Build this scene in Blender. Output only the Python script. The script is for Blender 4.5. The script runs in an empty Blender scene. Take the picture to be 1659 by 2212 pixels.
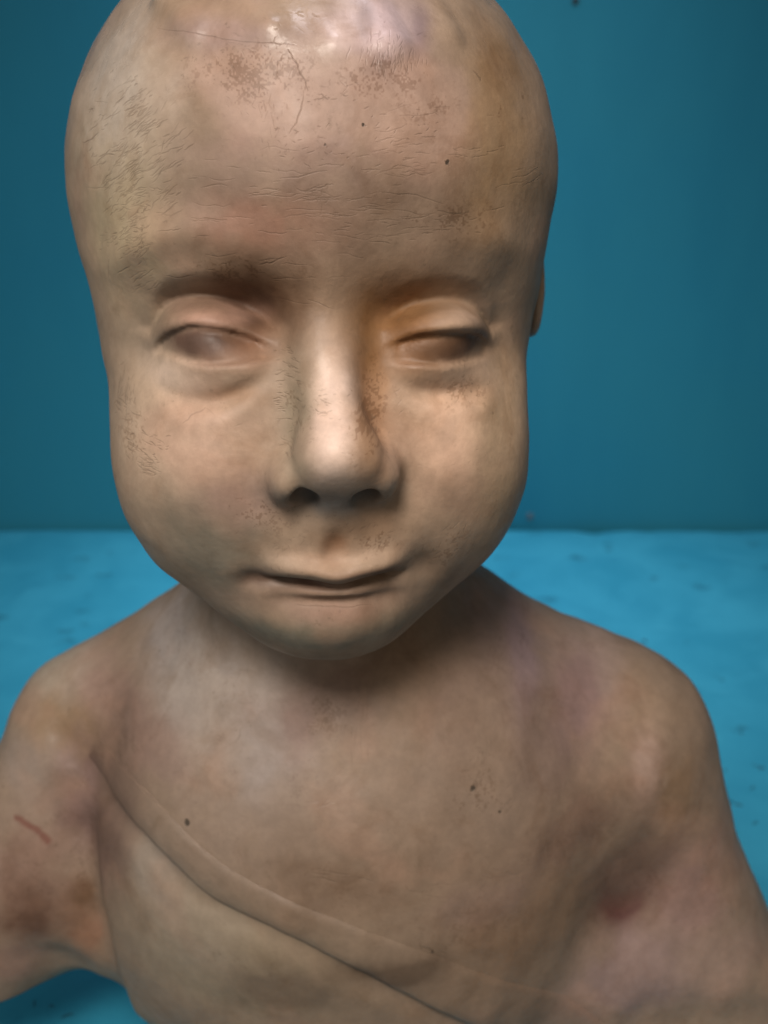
import bpy, math, random, time
import numpy as np
from mathutils import Vector, Matrix

# ------------------------------------------------------------------ camera, light, exposure
scene = bpy.context.scene
COL = scene.collection
CM = 0.01
TABLE_Z = 4.0          # height of the table top in the bust's own centimetres
WALL_Y = 47.5

cam_data = bpy.data.cameras.new('camera')
cam = bpy.data.objects.new('camera', cam_data)
COL.objects.link(cam)
PITCH = 22.0
cam.location = (1.97*CM, -33.47*CM, 37.92*CM)
cam.rotation_euler = (math.radians(90-PITCH), 0, 0)
cam_data.sensor_fit = 'HORIZONTAL'
cam_data.sensor_width = 36
cam_data.lens = 36*2713.0/1659.0
cam_data.clip_start = 0.01
cam_data.clip_end = 50
cam_data.dof.use_dof = True
cam_data.dof.focus_distance = 0.272
cam_data.dof.aperture_fstop = 22.0
scene.camera = cam

world = bpy.data.worlds.new('World')
scene.world = world
world.use_nodes = True
wb = world.node_tree.nodes['Background']
wb.inputs[0].default_value = (1.0, 0.92, 0.82, 1)
wb.inputs[1].default_value = 0.10

scene.view_settings.view_transform = 'Standard'
scene.view_settings.look = 'None'
scene.view_settings.exposure = 0.0
scene.view_settings.gamma = 1.0
scene.view_settings.use_curve_mapping = False

def area_light(name, loc, target, size, power, color, size_y=None):
    d = bpy.data.lights.new(name, 'AREA')
    d.energy = power; d.color = color; d.size = size
    if size_y: d.shape = 'RECTANGLE'; d.size_y = size_y
    o = bpy.data.objects.new(name, d)
    COL.objects.link(o)
    o.location = Vector(loc)
    o.rotation_euler = (Vector(target)-Vector(loc)).to_track_quat('-Z', 'Y').to_euler()
    return o
area_light('case_lamp', (0.03, 0.36, 0.66), (0.03, 0.35, 0.0), 0.30, 0.52, (0.95, 0.93, 1.0), 0.10).data.spread = math.radians(64)
area_light('ceiling_lamp', (0.06, -0.10, 1.25), (0.0, 0.0, 0.25), 0.22, 1.9, (0.93, 0.90, 1.0), 0.10)
area_light('gallery_spot', (-0.10, -0.62, 0.87), (0.01, -0.06, 0.27), 0.26, 0.87, (1.0, 0.89, 0.79), 0.26).data.spread = math.radians(60)
area_light('side_lamp_right', (0.60, -1.0, 0.85), (0, 0, 0.25), 0.5, 0.9, (1.0, 0.78, 0.55))
area_light('side_lamp_left', (-0.80, -0.60, 0.62), (0, 0, 0.22), 0.4, 1.3, (0.98, 0.98, 0.94))

# ------------------------------------------------------------------ sculpting in signed distances
#SCULPT
def v3(*a): return np.array(a, dtype=np.float64)
def sstep(a, b, x):
    t = np.clip((x-a)/(b-a), 0, 1)
    return t*t*(3-2*t)
def smin(a, b, k):
    h = np.clip(0.5+0.5*(b-a)/k, 0, 1)
    return b+(a-b)*h-k*h*(1-h)
def smax(a, b, k): return -smin(-a, -b, k)
def ell(X, F, Z, c, r):
    px, pf, pz = X-c[0], F-c[1], Z-c[2]
    k0 = np.sqrt((px/r[0])**2+(pf/r[1])**2+(pz/r[2])**2)
    k1 = np.sqrt((px/r[0]**2)**2+(pf/r[1]**2)**2+(pz/r[2]**2)**2)+1e-9
    return k0*(k0-1)/k1
def cap(X, F, Z, a, b, ra, rb):
    ax, af, az = a; bx, bf, bz = b
    dx, df, dz = bx-ax, bf-af, bz-az
    L = dx*dx+df*df+dz*dz
    t = np.clip(((X-ax)*dx+(F-af)*df+(Z-az)*dz)/L, 0, 1)
    return np.sqrt((X-ax-t*dx)**2+(F-af-t*df)**2+(Z-az-t*dz)**2)-(ra+(rb-ra)*t)
def gau(x, s): return np.exp(-0.5*(x/s)**2)
def pcurve(x, xs, ys):
    """smooth curve through points (cubic Hermite with finite-difference tangents)"""
    xs = np.asarray(xs, float); ys = np.asarray(ys, float)
    m = np.gradient(ys, xs)
    i = np.clip(np.searchsorted(xs, x)-1, 0, len(xs)-2)
    h = xs[i+1]-xs[i]
    t = np.clip((x-xs[i])/h, 0, 1)
    return ((2*t**3-3*t**2+1)*ys[i]+(t**3-2*t**2+t)*h*m[i]+(-2*t**3+3*t**2)*ys[i+1]+(t**3-t**2)*h*m[i+1])

HC = v3(0, 0, 31.0)
YAW, TILT = math.radians(6.0), math.radians(6.0)
EF = v3(math.sin(YAW)*math.cos(TILT), -math.cos(YAW)*math.cos(TILT), math.sin(TILT))
EX = v3(math.cos(YAW), math.sin(YAW), 0)
EZ = np.cross(EX, -EF)
def to_head(P):
    q = P-HC
    return q@EX, q@EF, q@EZ

def head_base(X, F, Z):
    d = ell(X, F, Z, (0.16, -0.9, 2.75), (6.42, 8.1, 6.4))          # cranium
    d = smin(d, ell(X, F, Z, (0.08, 1.2, -2.3), (5.3, 5.7, 5.6)), 2.0)  # face mass
    for s in (-1, 1):
        d = smin(d, ell(X, F, Z, (s*2.3+0.05, 3.3, -4.3), (2.75, 3.0, 3.1)), 1.3)   # cheeks
    d = smin(d, ell(X, F, Z, (0.05, 3.65, -7.1), (2.5, 2.7, 1.95)), 1.6)  # chin
    return d

# (outward sign, centre x, half width, lid edge, lid crease, lower edge, bag crease) against u = -1 inner .. 1 outer
UU = (-1.15, -0.6, -0.1, 0.4, 0.8, 1.1)
EYES = (
    (-1, -2.52, 1.28, (-0.80, -0.48, -0.28, -0.27, -0.55, -0.98), (-0.50, -0.12, 0.12, 0.10, -0.15, -0.68),
     (-0.98, -1.02, -1.08, -1.06, -0.99, -1.02), (-1.25, -1.60, -1.90, -1.95, -1.85, -1.7), 1.0),
    (1, 2.72, 1.18, (-0.76, -0.52, -0.45, -0.52, -0.76, -1.08), (-0.42, -0.12, -0.05, -0.12, -0.38, -0.82),
     (-1.12, -1.16, -1.22, -1.25, -1.27, -1.25), (-1.5, -1.78, -1.90, -1.92, -1.95, -1.9), 0.58),
)
def face_relief(X, Z):
    r = np.zeros_like(X)
    for s, xc, hw, zu, zt, zl, zb, dep in EYES:
        u = (X-xc)*s/hw
        win = sstep(-1.35, -0.55, u)*(1-sstep(0.78, 1.42, u))
        U = pcurve(u, UU, zu); T = pcurve(u, UU, zt); L = pcurve(u, UU, zl); B = pcurve(u, UU, zb)
        # hollow of the eye, deepest towards the nose
        r -= dep*0.95*gau(X-s*1.45, 0.62)*gau(Z+0.10, 0.66)
        r -= 0.30*dep*gau(X-s*2.5, 1.0)*gau(Z-0.20, 0.34)
        r -= 0.42*gau(X-xc, 1.5)*gau(Z+0.75, 0.75)
        r -= 0.42*gau(X-s*4.05, 0.45)*gau(Z+0.75, 0.60)
        # eyeball under the lids
        b = ((X-xc)/1.12)**2+((Z+0.66)/0.68)**2
        r += 0.80*np.exp(-0.75*b**1.25)
        # upper lid and its sharp rim
        lid = sstep(U-0.12, U+0.12, Z)*(1-sstep(T-0.12, T+0.16, Z))
        r += 0.18*lid*win+0.09*gau(Z-U-0.22, 0.15)*win
        r -= 0.16*gau(Z-T-0.13, 0.12)*win+0.30*sstep(T-0.05, T+0.22, Z)*(1-sstep(T+0.22, T+0.85, Z))*sstep(-1.7, -0.5, u)*(1-sstep(0.55, 1.75, u))
        op = (1-sstep(U-0.12, U+0.05, Z))*sstep(L-0.03, L+0.05, Z)*sstep(-1.1, -0.8, u)*(1-sstep(0.85, 1.05, u))
        r -= 0.10*op
        r -= 0.035*gau(Z-U+0.07, 0.08)*win
        # lower lid, pouch and the crease below it
        low = (1-sstep(L-0.08, L+0.06, Z))
        r += 0.10*low*np.exp(-np.clip(L-Z, 0, 9)**2/0.55)*win
        r += 0.15*gau(Z-0.5*(L+B), 0.32)*win
        r -= 0.13*gau(Z-B, 0.17)*sstep(-1.2, -0.5, u)*(1-sstep(0.6, 1.2, u))
        r += 0.08*gau(Z-B+0.35, 0.22)*win
    # brows
    bz = pcurve(X, (-5.0, -4.4, -3.6, -2.7, -1.8, -1.0, 0.1, 1.3, 2.2, 3.1, 3.9, 4.6, 5.0), (0.85, 1.25, 1.62, 1.78, 1.60, 1.35, 1.2, 1.15, 1.32, 1.48, 1.42, 1.2, 1.0))
    amp = pcurve(X, (-5.2, -4.4, -3.2, -2.2, -1.2, 0.1, 1.2, 2.2, 3.2, 4.3, 5.2), (0.1, 0.26, 0.26, 0.12, 0.0, 0.0, 0.0, 0.04, 0.14, 0.22, 0.08))
    r += amp*gau(Z-bz, 0.34)
    # cheeks, muzzle, chin
    for s in (-1, 1):
        r += 0.30*gau(X-s*2.8, 1.2)*gau(Z+3.3, 1.1)
        r -= 0.14*gau(X-s*1.75, 0.40)*gau(Z+3.9, 0.8)
    r += 0.46*gau(X-0.1, 1.35)*gau(Z+5.30, 0.80)
    r += 0.16*gau(X-0.05, 1.0)*gau(Z+7.45, 0.55)
    # mouth
    M = pcurve(X, (-2.2, -1.7, -1.1, -0.5, 0.15, 0.7, 1.3, 1.9, 2.5), (-6.18, -6.14, -6.12, -6.15, -6.26, -6.16, -6.10, -6.10, -6.12))
    mw = sstep(-1.75, -1.0, X)*(1-sstep(1.2, 2.0, X))
    r += 0.36*gau(Z-M-0.32, 0.19)*mw*(0.65+0.45*gau(X-0.1, 0.8))
    r -= 0.27*(1-sstep(M-0.08, M+0.12, Z))*sstep(M-1.6, M-0.10, Z)*mw
    r -= 0.20*gau(Z-M+0.06, 0.08)*mw*(0.6+0.5*gau(X+0.6, 0.5)+0.4*gau(X-1.0, 0.4))
    r += 0.17*gau(X-0.15, 0.85)*gau(Z+6.48, 0.16)*1.7
    r -= 0.13*gau(X-0.05, 0.75)*gau(Z+6.70, 0.10)
    r -= 0.20*gau(X+1.75, 0.26)*gau(Z+6.20, 0.18)+0.24*gau(X-2.2, 0.34)*gau(Z+6.05, 0.34)
    r += 0.10*gau(X+2.35, 0.3)*gau(Z+5.9, 0.5)+0.08*gau(X-2.8, 0.3)*gau(Z+5.8, 0.5)
    # philtrum
    r -= 0.15*gau(X-0.1, 0.17)*gau(Z+5.12, 0.26)
    r += 0.05*(gau(X+0.28, 0.14)+gau(X-0.48, 0.14))*gau(Z+5.25, 0.3)
    # cap of fine hair: a soft edge high on the forehead and two short locks
    hz = pcurve(X, (-5, -3.6, -2.4, -1.2, 0.2, 1.2, 2.4, 3.4, 4.6), (3.4, 5.3, 5.65, 5.42, 5.30, 5.02, 5.00, 4.60, 3.2))
    r += 0.07*sstep(hz-0.25, hz+0.35, Z)*(0.25+0.75*gau(X+2.2, 1.2))
    return r
def locks(X, F, Z):
    d = cap(X, F, Z, (-0.3, 4.9, 6.6), (0.40, 6.06, 5.40), 0.44, 0.40)
    d = smin(d, cap(X, F, Z, (0.7, 4.7, 6.9), (1.45, 5.86, 5.40), 0.56, 0.56), 0.08)
    for a, b, ra, rb in (((-1.8, 4.6, 6.8), (-0.95, 5.80, 5.75), 0.45, 0.40), ((-3.0, 3.8, 6.6), (-2.45, 5.12, 5.72), 0.45, 0.40),
                         ((2.1, 4.1, 6.8), (2.75, 5.06, 5.62), 0.45, 0.42)):
        d = smin(d, cap(X, F, Z, a, b, ra, rb), 0.15)
    return d
def head_f(P):
    X, F, Z = to_head(P)
    w = sstep(0.8, 4.2, F)
    d = head_base(X, F-face_relief(X, Z)*w, Z)
    # nose
    n = cap(X, F, Z, (-0.06, 5.35, 1.0), (-0.04, 6.70, -1.0), 0.45, 0.47)
    n = smin(n, cap(X, F, Z, (-0.04, 6.70, -1.0), (0.12, 7.74, -2.85), 0.47, 0.74), 0.5)
    n = smin(n, ell(X, F, Z, (0.12, 7.60, -3.20), (0.92, 0.95, 0.90)), 0.7)
    n = smin(n, cap(X, F, Z, (0.12, 7.7, -3.4), (0.10, 7.05, -4.6), 0.50, 0.42), 0.3)
    for s in (-1, 1):
        n = smin(n, ell(X, F, Z, (0.08+s*1.00, 7.28, -3.55), (0.42, 0.70, 0.56)), 0.36)
    n = smax(n, 0.68*(F-8.42)-0.73*(Z+3.34), 0.50)
    d = smin(d, n, 0.70)
    for s in (-1, 1):
        d = smax(d, -ell(X, F, Z, (0.08+s*0.70, 7.52, -4.0), (0.31, 0.50, 0.44)), 0.16)
    d = smin(d, locks(X, F, Z), 0.24)
    # ears
    for s, px in ((-1, -5.5), (1, 6.28)):
        e = ell(X-(px-s*0.0), F, Z, (0.0, -1.3, -0.35), (0.40, 1.2, 1.42))
        e = smax(e, -ell(X-(px+s*0.45), F, Z, (0.0, -1.1, -0.5), (0.35, 0.75, 1.15)), 0.2)
        d = smin(d, e, 0.35)
    return d

def groove(X, F, Z, pts, s, amp):
    """a soft crease (amp > 0) or ridge (amp < 0) following a line of points"""
    d = None
    for a, b in zip(pts[:-1], pts[1:]):
        c = cap(X, F, Z, a, b, 0.0, 0.0)
        d = c if d is None else np.minimum(d, c)
    return amp*np.exp(-0.5*(d/s)**2)
SASH_X = (-8.4, -7.5, -6.0, -4.6, -2.8, -0.95, 1.1, 4.2, 7.1, 10.0)
SASH_U = (18.0, 17.5, 17.2, 17.0, 16.1, 15.35, 14.58, 12.88, 10.45, 7.5)
SASH_L = (17.1, 16.5, 15.95, 15.5, 14.55, 13.98, 13.0, 10.6, 7.6, 4.6)
LLINE = [(-8.0, 0.1, 16.9), (-7.4, 0.7, 16.5), (-6.3, 1.8, 16.0), (-5.1, 3.4, 15.7), (-3.4, 4.8, 14.7), (-0.5, 5.7, 13.8), (1.6, 5.9, 12.6), (3.7, 5.5, 11.0), (5.8, 4.9, 8.9)]
def body_f(P, grooves=True):
    X, F, Z = P[:, 0], -P[:, 1], P[:, 2]
    d = cap(X, F, Z, (0.3, 0.2, 25.5), (0.2, -2.2, 17.0), 3.3, 3.9)          # neck
    d = smin(d, ell(X, F, Z, (1.0, -0.6, 12.2), (8.7, 6.5, 9.6)), 2.5)      # chest
    d = smin(d, cap(X, F, Z, (-1.8, -3.2, 18.8), (-7.7, -2.4, 15.9), 2.7, 2.5), 2.0)
    d = smin(d, cap(X, F, Z, (2.5, -3.2, 19.2), (9.2, -2.4, 15.5), 2.6, 2.55), 2.4)
    aL = cap(X, F, Z, (-7.8, -1.8, 14.6), (-13.2, 0.4, 7.2), 2.8, 2.9)
    aL = smin(aL, cap(X, F, Z, (-8.0, -0.8, 12.0), (-12.0, -0.6, 9.0), 2.9, 2.9), 1.0)
    aL = smin(aL, cap(X, F, Z, (-8.4, 0.2, 10.6), (-6.7, 0.8, 10.0), 1.5, 1.5), 0.8)
    aL = smax(aL, (8.7-Z+0.06*(X+7.2))*0.95, 0.10)
    d = smin(d, aL, 0.7)
    d = smin(d, cap(X, F, Z, (9.2, -1.8, 14.9), (13.6, -0.4, 4.5), 3.1, 3.3), 3.2)
    d = smin(d, cap(X, F, Z, (8.6, 0.4, 8.6), (9.5, 0.4, 4.5), 2.4, 2.8), 2.4)
    if grooves:
        q = (F > -2)
        def ball(c, s, amp): return amp*np.exp(-0.5*((X-c[0])**2+(Z-c[2])**2)/s**2)*sstep(-1, 1.5, F)
        d = d+ball((9.2, 2.7, 12.1), 1.45, 0.50)+ball((8.4, 3.5, 13.6), 1.9, 0.14)
        d = d+groove(X, F, Z, [(8.5, 3.2, 13.3), (8.35, 3.6, 12.0), (8.1, 4.0, 10.6)], 0.40, 0.14)
        d = d+groove(X, F, Z, [(7.7, 3.6, 13.0), (7.5, 4.2, 10.6)], 0.45, -0.08)
        d = d+groove(X, F, Z, [(-7.3, 1.6, 14.2), (-6.9, 2.0, 13.3), (-6.6, 2.5, 11.0), (-6.6, 2.2, 8.5)], 0.48, 0.22)
        d = d+groove(X, F, Z, [(-6.3, 2.3, 13.6), (-6.0, 2.8, 11.0), (-5.9, 2.6, 8.5)], 0.30, -0.12)
        d = d+groove(X, F, Z, [(-8.9, 1.6, 10.5), (-7.6, 1.8, 9.6)], 0.5, 0.25)
        d = d+groove(X, F, Z, [(10.4, 3.2, 8.8), (11.9, 2.6, 8.2), (14.6, 1.8, 7.6)], 0.55, 0.10)
        d = d+groove(X, F, Z, [(10.6, 3.2, 9.4), (12.0, 2.6, 8.9), (14.6, 1.8, 8.3)], 0.60, -0.12)
        d = d+groove(X, F, Z, LLINE, 0.28, 0.14)
        d = d+ball((0.9, 3.3, 20.3), 0.9, 0.30)                       # hollow of the throat
        d = d+groove(X, F, Z, [(1.6, 3.3, 20.0), (4.2, 2.6, 20.2), (6.5, 0.8, 19.5)], 0.5, -0.10)
        d = d+groove(X, F, Z, [(0.0, 3.3, 20.0), (-2.8, 2.4, 20.0), (-5.5, 0.8, 19.0)], 0.5, -0.10)
    return smax(d, TABLE_Z-Z, 0.3)
def hand_marks(P):
    """the slight unevenness left by modelling in clay by hand"""
    x, y, z = P[:, 0], P[:, 1], P[:, 2]
    a = np.sin(1.31*x+0.7*z+0.4)*np.sin(1.17*z-0.6*y+1.3)+np.sin(2.23*z-1.1*x+2.1)*np.sin(1.9*x+0.8*y)
    b = np.sin(3.7*x+1.9*z)*np.sin(3.1*z-2.2*x+1.0*y)
    return 0.022*a+0.010*b
def bust_f(P):
    return smin(head_f(P), body_f(P), 0.8)+hand_marks(P)
def sash_f(P):
    X, F, Z = P[:, 0], -P[:, 1], P[:, 2]
    zu = pcurve(X, SASH_X, SASH_U); zl = pcurve(X, SASH_X, SASH_L)
    v = np.clip((Z-zl)/(zu-zl), 0, 1)
    t = (0.012+0.085*np.sin(math.pi*v)**0.8+0.13*(1-v)*sstep(-4, 4, X)+0.012*gau(v-0.92, 0.12)+0.02*gau(v-0.1, 0.12))*sstep(-8.2, -5.6, X)-0.05*(1-sstep(-8.2, -6.4, X))
    d = body_f(P)+hand_marks(P)
    side = smax((Z-zu)*0.8, (zl-Z)*0.8, 0.1)
    o = smax(d-t, side, 0.30)
    o = smax(o, -(d+0.35), 0.05)
    return smax(o, 0.5-F, 0.05)
#ENDSCULPT

def surface_nets(f, lo, hi, h, subdiv=1, lip=1.6):
    lo = np.array(lo, float); hi = np.array(hi, float)
    B = 8
    nb = np.ceil((hi-lo)/(h*B)).astype(int)
    n = nb*B
    # coarse pass
    g = [lo[i]+h*(np.arange(nb[i])*B+(B-1)/2) for i in range(3)]
    cc = np.stack(np.meshgrid(*g, indexing='ij'), -1).reshape(-1, 3)
    cf = f(cc)
    keep = np.abs(cf) < lip*h*B*0.87
    V = np.repeat(np.repeat(np.repeat(cf.reshape(nb), B, 0), B, 1), B, 2)
    kb = np.argwhere(keep.reshape(nb))
    offs = np.stack(np.meshgrid(*[np.arange(B)]*3, indexing='ij'), -1).reshape(-1, 3)
    for s in range(0, len(kb), 400):
        ii = (kb[s:s+400, None, :]*B+offs[None]).reshape(-1, 3)
        V[ii[:, 0], ii[:, 1], ii[:, 2]] = f(lo+h*ii)
    ins = V < 0
    cellmin = np.zeros(n-1, np.int8)
    for a in (0, 1):
        for b in (0, 1):
            for c in (0, 1):
                cellmin += ins[a:n[0]-1+a, b:n[1]-1+b, c:n[2]-1+c]
    act = (cellmin > 0) & (cellmin < 8)
    idx = -np.ones(n-1, np.int64)
    ac = np.argwhere(act)
    idx[act] = np.arange(len(ac))
    P = lo+h*(ac+0.5)
    quads = []
    for ax in range(3):
        u, v = (ax+1) % 3, (ax+2) % 3
        sl0 = [slice(None)]*3; sl1 = [slice(None)]*3
        sl0[ax] = slice(0, n[ax]-1); sl1[ax] = slice(1, n[ax])
        ch = ins[tuple(sl0)] != ins[tuple(sl1)]
        e = np.argwhere(ch)
        ok = (e[:, u] > 0) & (e[:, v] > 0) & (e[:, u] < n[u]-1) & (e[:, v] < n[v]-1)
        e = e[ok]
        flip = ins[tuple(e.T)]
        def cell(du, dv):
            q = e.copy(); q[:, u] -= du; q[:, v] -= dv
            return idx[q[:, 0], q[:, 1], q[:, 2]]
        q = np.stack([cell(1, 1), cell(0, 1), cell(0, 0), cell(1, 0)], 1)
        q[~flip] = q[~flip][:, ::-1]
        quads.append(q)
    Q = np.concatenate(quads)
    def grad(P, e):
        K = np.array([[1, -1, -1], [-1, -1, 1], [-1, 1, -1], [1, 1, 1]], float)
        G = sum(k[None]*f(P+e*k)[:, None] for k in K)
        return G/(4*e)
    def project(P, it, e):
        for _ in range(it):
            d = f(P); G = grad(P, e)
            st = d[:, None]*G/np.maximum((G*G).sum(1), 0.15)[:, None]
            L = np.linalg.norm(st, axis=1, keepdims=True)
            P = P-st*np.minimum(1, 0.8*h/np.maximum(L, 1e-9))
        return P
    def relax(P, Q):
        S = np.zeros_like(P); N = np.zeros(len(P))
        for a in range(4):
            for b in (1, 3):
                j = Q[:, (a+b) % 4]
                for c in range(3): S[:, c] += np.bincount(Q[:, a], P[j, c], len(P))
                N += np.bincount(Q[:, a], minlength=len(P))
        return P+0.6*(S/np.maximum(N, 1)[:, None]-P)
    P = project(P, 2, 0.3*h)
    P = relax(P, Q); P = project(P, 1, 0.3*h)
    P = relax(P, Q); P = project(P, 1, 0.3*h)
    for _ in range(subdiv):
        E = np.concatenate([Q[:, [a, (a+1) % 4]] for a in range(4)])
        E.sort(1)
        key = E[:, 0]*len(P)+E[:, 1]
        uk, inv = np.unique(key, return_inverse=True)
        em = 0.5*(P[uk//len(P)]+P[uk % len(P)])
        fc = P[Q].mean(1)
        nP = len(P); nE = len(em); nQ = len(Q)
        inv = inv.reshape(4, nQ)+nP
        c = np.arange(nQ)+nP+nE
        Q = np.concatenate([np.stack([Q[:, a], inv[a], c, inv[(a-1) % 4]], 1) for a in range(4)])
        P = np.concatenate([P, em, fc])
        P = project(P, 2, 0.12*h)
    return P, Q

def mesh_from(name, P, Q):
    me = bpy.data.meshes.new(name)
    me.vertices.add(len(P))
    me.vertices.foreach_set('co', (P*CM).astype(np.float32).ravel())
    k = Q.shape[1]
    me.loops.add(len(Q)*k); me.polygons.add(len(Q))
    me.loops.foreach_set('vertex_index', Q.astype(np.int32).ravel())
    me.polygons.foreach_set('loop_start', np.arange(0, len(Q)*k, k, dtype=np.int32))
    me.polygons.foreach_set('use_smooth', np.ones(len(Q), bool))
    me.update(calc_edges=True); me.validate()
    return me

def new_obj(name, me, parent=None, mat=None):
    o = bpy.data.objects.new(name, me)
    COL.objects.link(o)
    if parent: o.parent = parent
    if mat: me.materials.append(mat)
    return o

# ------------------------------------------------------------------ materials
def simple_mat(name, col, rough=0.6):
    m = bpy.data.materials.new(name); m.use_nodes = True
    b = m.node_tree.nodes['Principled BSDF']
    b.inputs['Base Color'].default_value = (*col, 1)
    b.inputs['Roughness'].default_value = rough
    return m
class NT:
    """small helper for writing node trees"""
    def __init__(self, m):
        self.t = m.node_tree; self.bsdf = self.t.nodes['Principled BSDF']
        self.co = self.n('ShaderNodeTexCoord').outputs['Object']
    def n(self, kind, **kw):
        x = self.t.nodes.new(kind)
        for k, v in kw.items(): setattr(x, k, v)
        return x
    def put(self, sock, v):
        if hasattr(v, 'is_output'): self.t.links.new(v, sock)
        elif v is not None: sock.default_value = v
    def math(self, op, a, b=None, c=None, clamp=False):
        x = self.n('ShaderNodeMath', operation=op, use_clamp=clamp)
        self.put(x.inputs[0], a)
        if b is not None: self.put(x.inputs[1], b)
        if c is not None: self.put(x.inputs[2], c)
        return x.outputs[0]
    def vmath(self, op, a, b=None, out=0):
        x = self.n('ShaderNodeVectorMath', operation=op)
        self.put(x.inputs[0], a)
        if b is not None: self.put(x.inputs[1], b)
        return x.outputs['Value' if op in ('DISTANCE', 'LENGTH') else 0]
    def scale(self, v, xyz):
        x = self.n('ShaderNodeMapping'); self.put(x.inputs[0], v); x.inputs['Scale'].default_value = xyz
        return x.outputs[0]
    def noise(self, v, scale, detail=4, rough=0.55, dist=0.0, col=False):
        x = self.n('ShaderNodeTexNoise'); self.put(x.inputs['Vector'], v)
        x.inputs['Scale'].default_value = scale; x.inputs['Detail'].default_value = detail
        x.inputs['Roughness'].default_value = rough; x.inputs['Distortion'].default_value = dist
        return x.outputs[1 if col else 0]
    def voro(self, v, scale, feature='DISTANCE_TO_EDGE'):
        x = self.n('ShaderNodeTexVoronoi', feature=feature); self.put(x.inputs['Vector'], v)
        x.inputs['Scale'].default_value = scale
        return x.outputs['Distance']
    def ramp(self, v, a, b, lo=0.0, hi=1.0, smooth=True):
        x = self.n('ShaderNodeMapRange', interpolation_type='SMOOTHSTEP' if smooth else 'LINEAR')
        self.put(x.inputs[0], v)
        for i, q in enumerate((a, b, lo, hi)): x.inputs[i+1].default_value = q
        return x.outputs[0]
    def mix(self, f, a, b, mode='MIX'):
        x = self.n('ShaderNodeMix', data_type='RGBA', blend_type=mode, clamp_factor=True)
        self.put(x.inputs[0], f); 
        self.put(x.inputs[6], (*a, 1) if isinstance(a, tuple) else a)
        self.put(x.inputs[7], (*b, 1) if isinstance(b, tuple) else b)
        return x.outputs[2]
    def attr(self, name):
        return self.n('ShaderNodeAttribute', attribute_name=name)
    def bump(self, h, strength, dist, prev=None):
        x = self.n('ShaderNodeBump'); self.put(x.inputs['Height'], h)
        x.inputs['Strength'].default_value = strength; x.inputs['Distance'].default_value = dist
        if prev is not None: self.put(x.inputs['Normal'], prev)
        return x.outputs[0]

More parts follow.
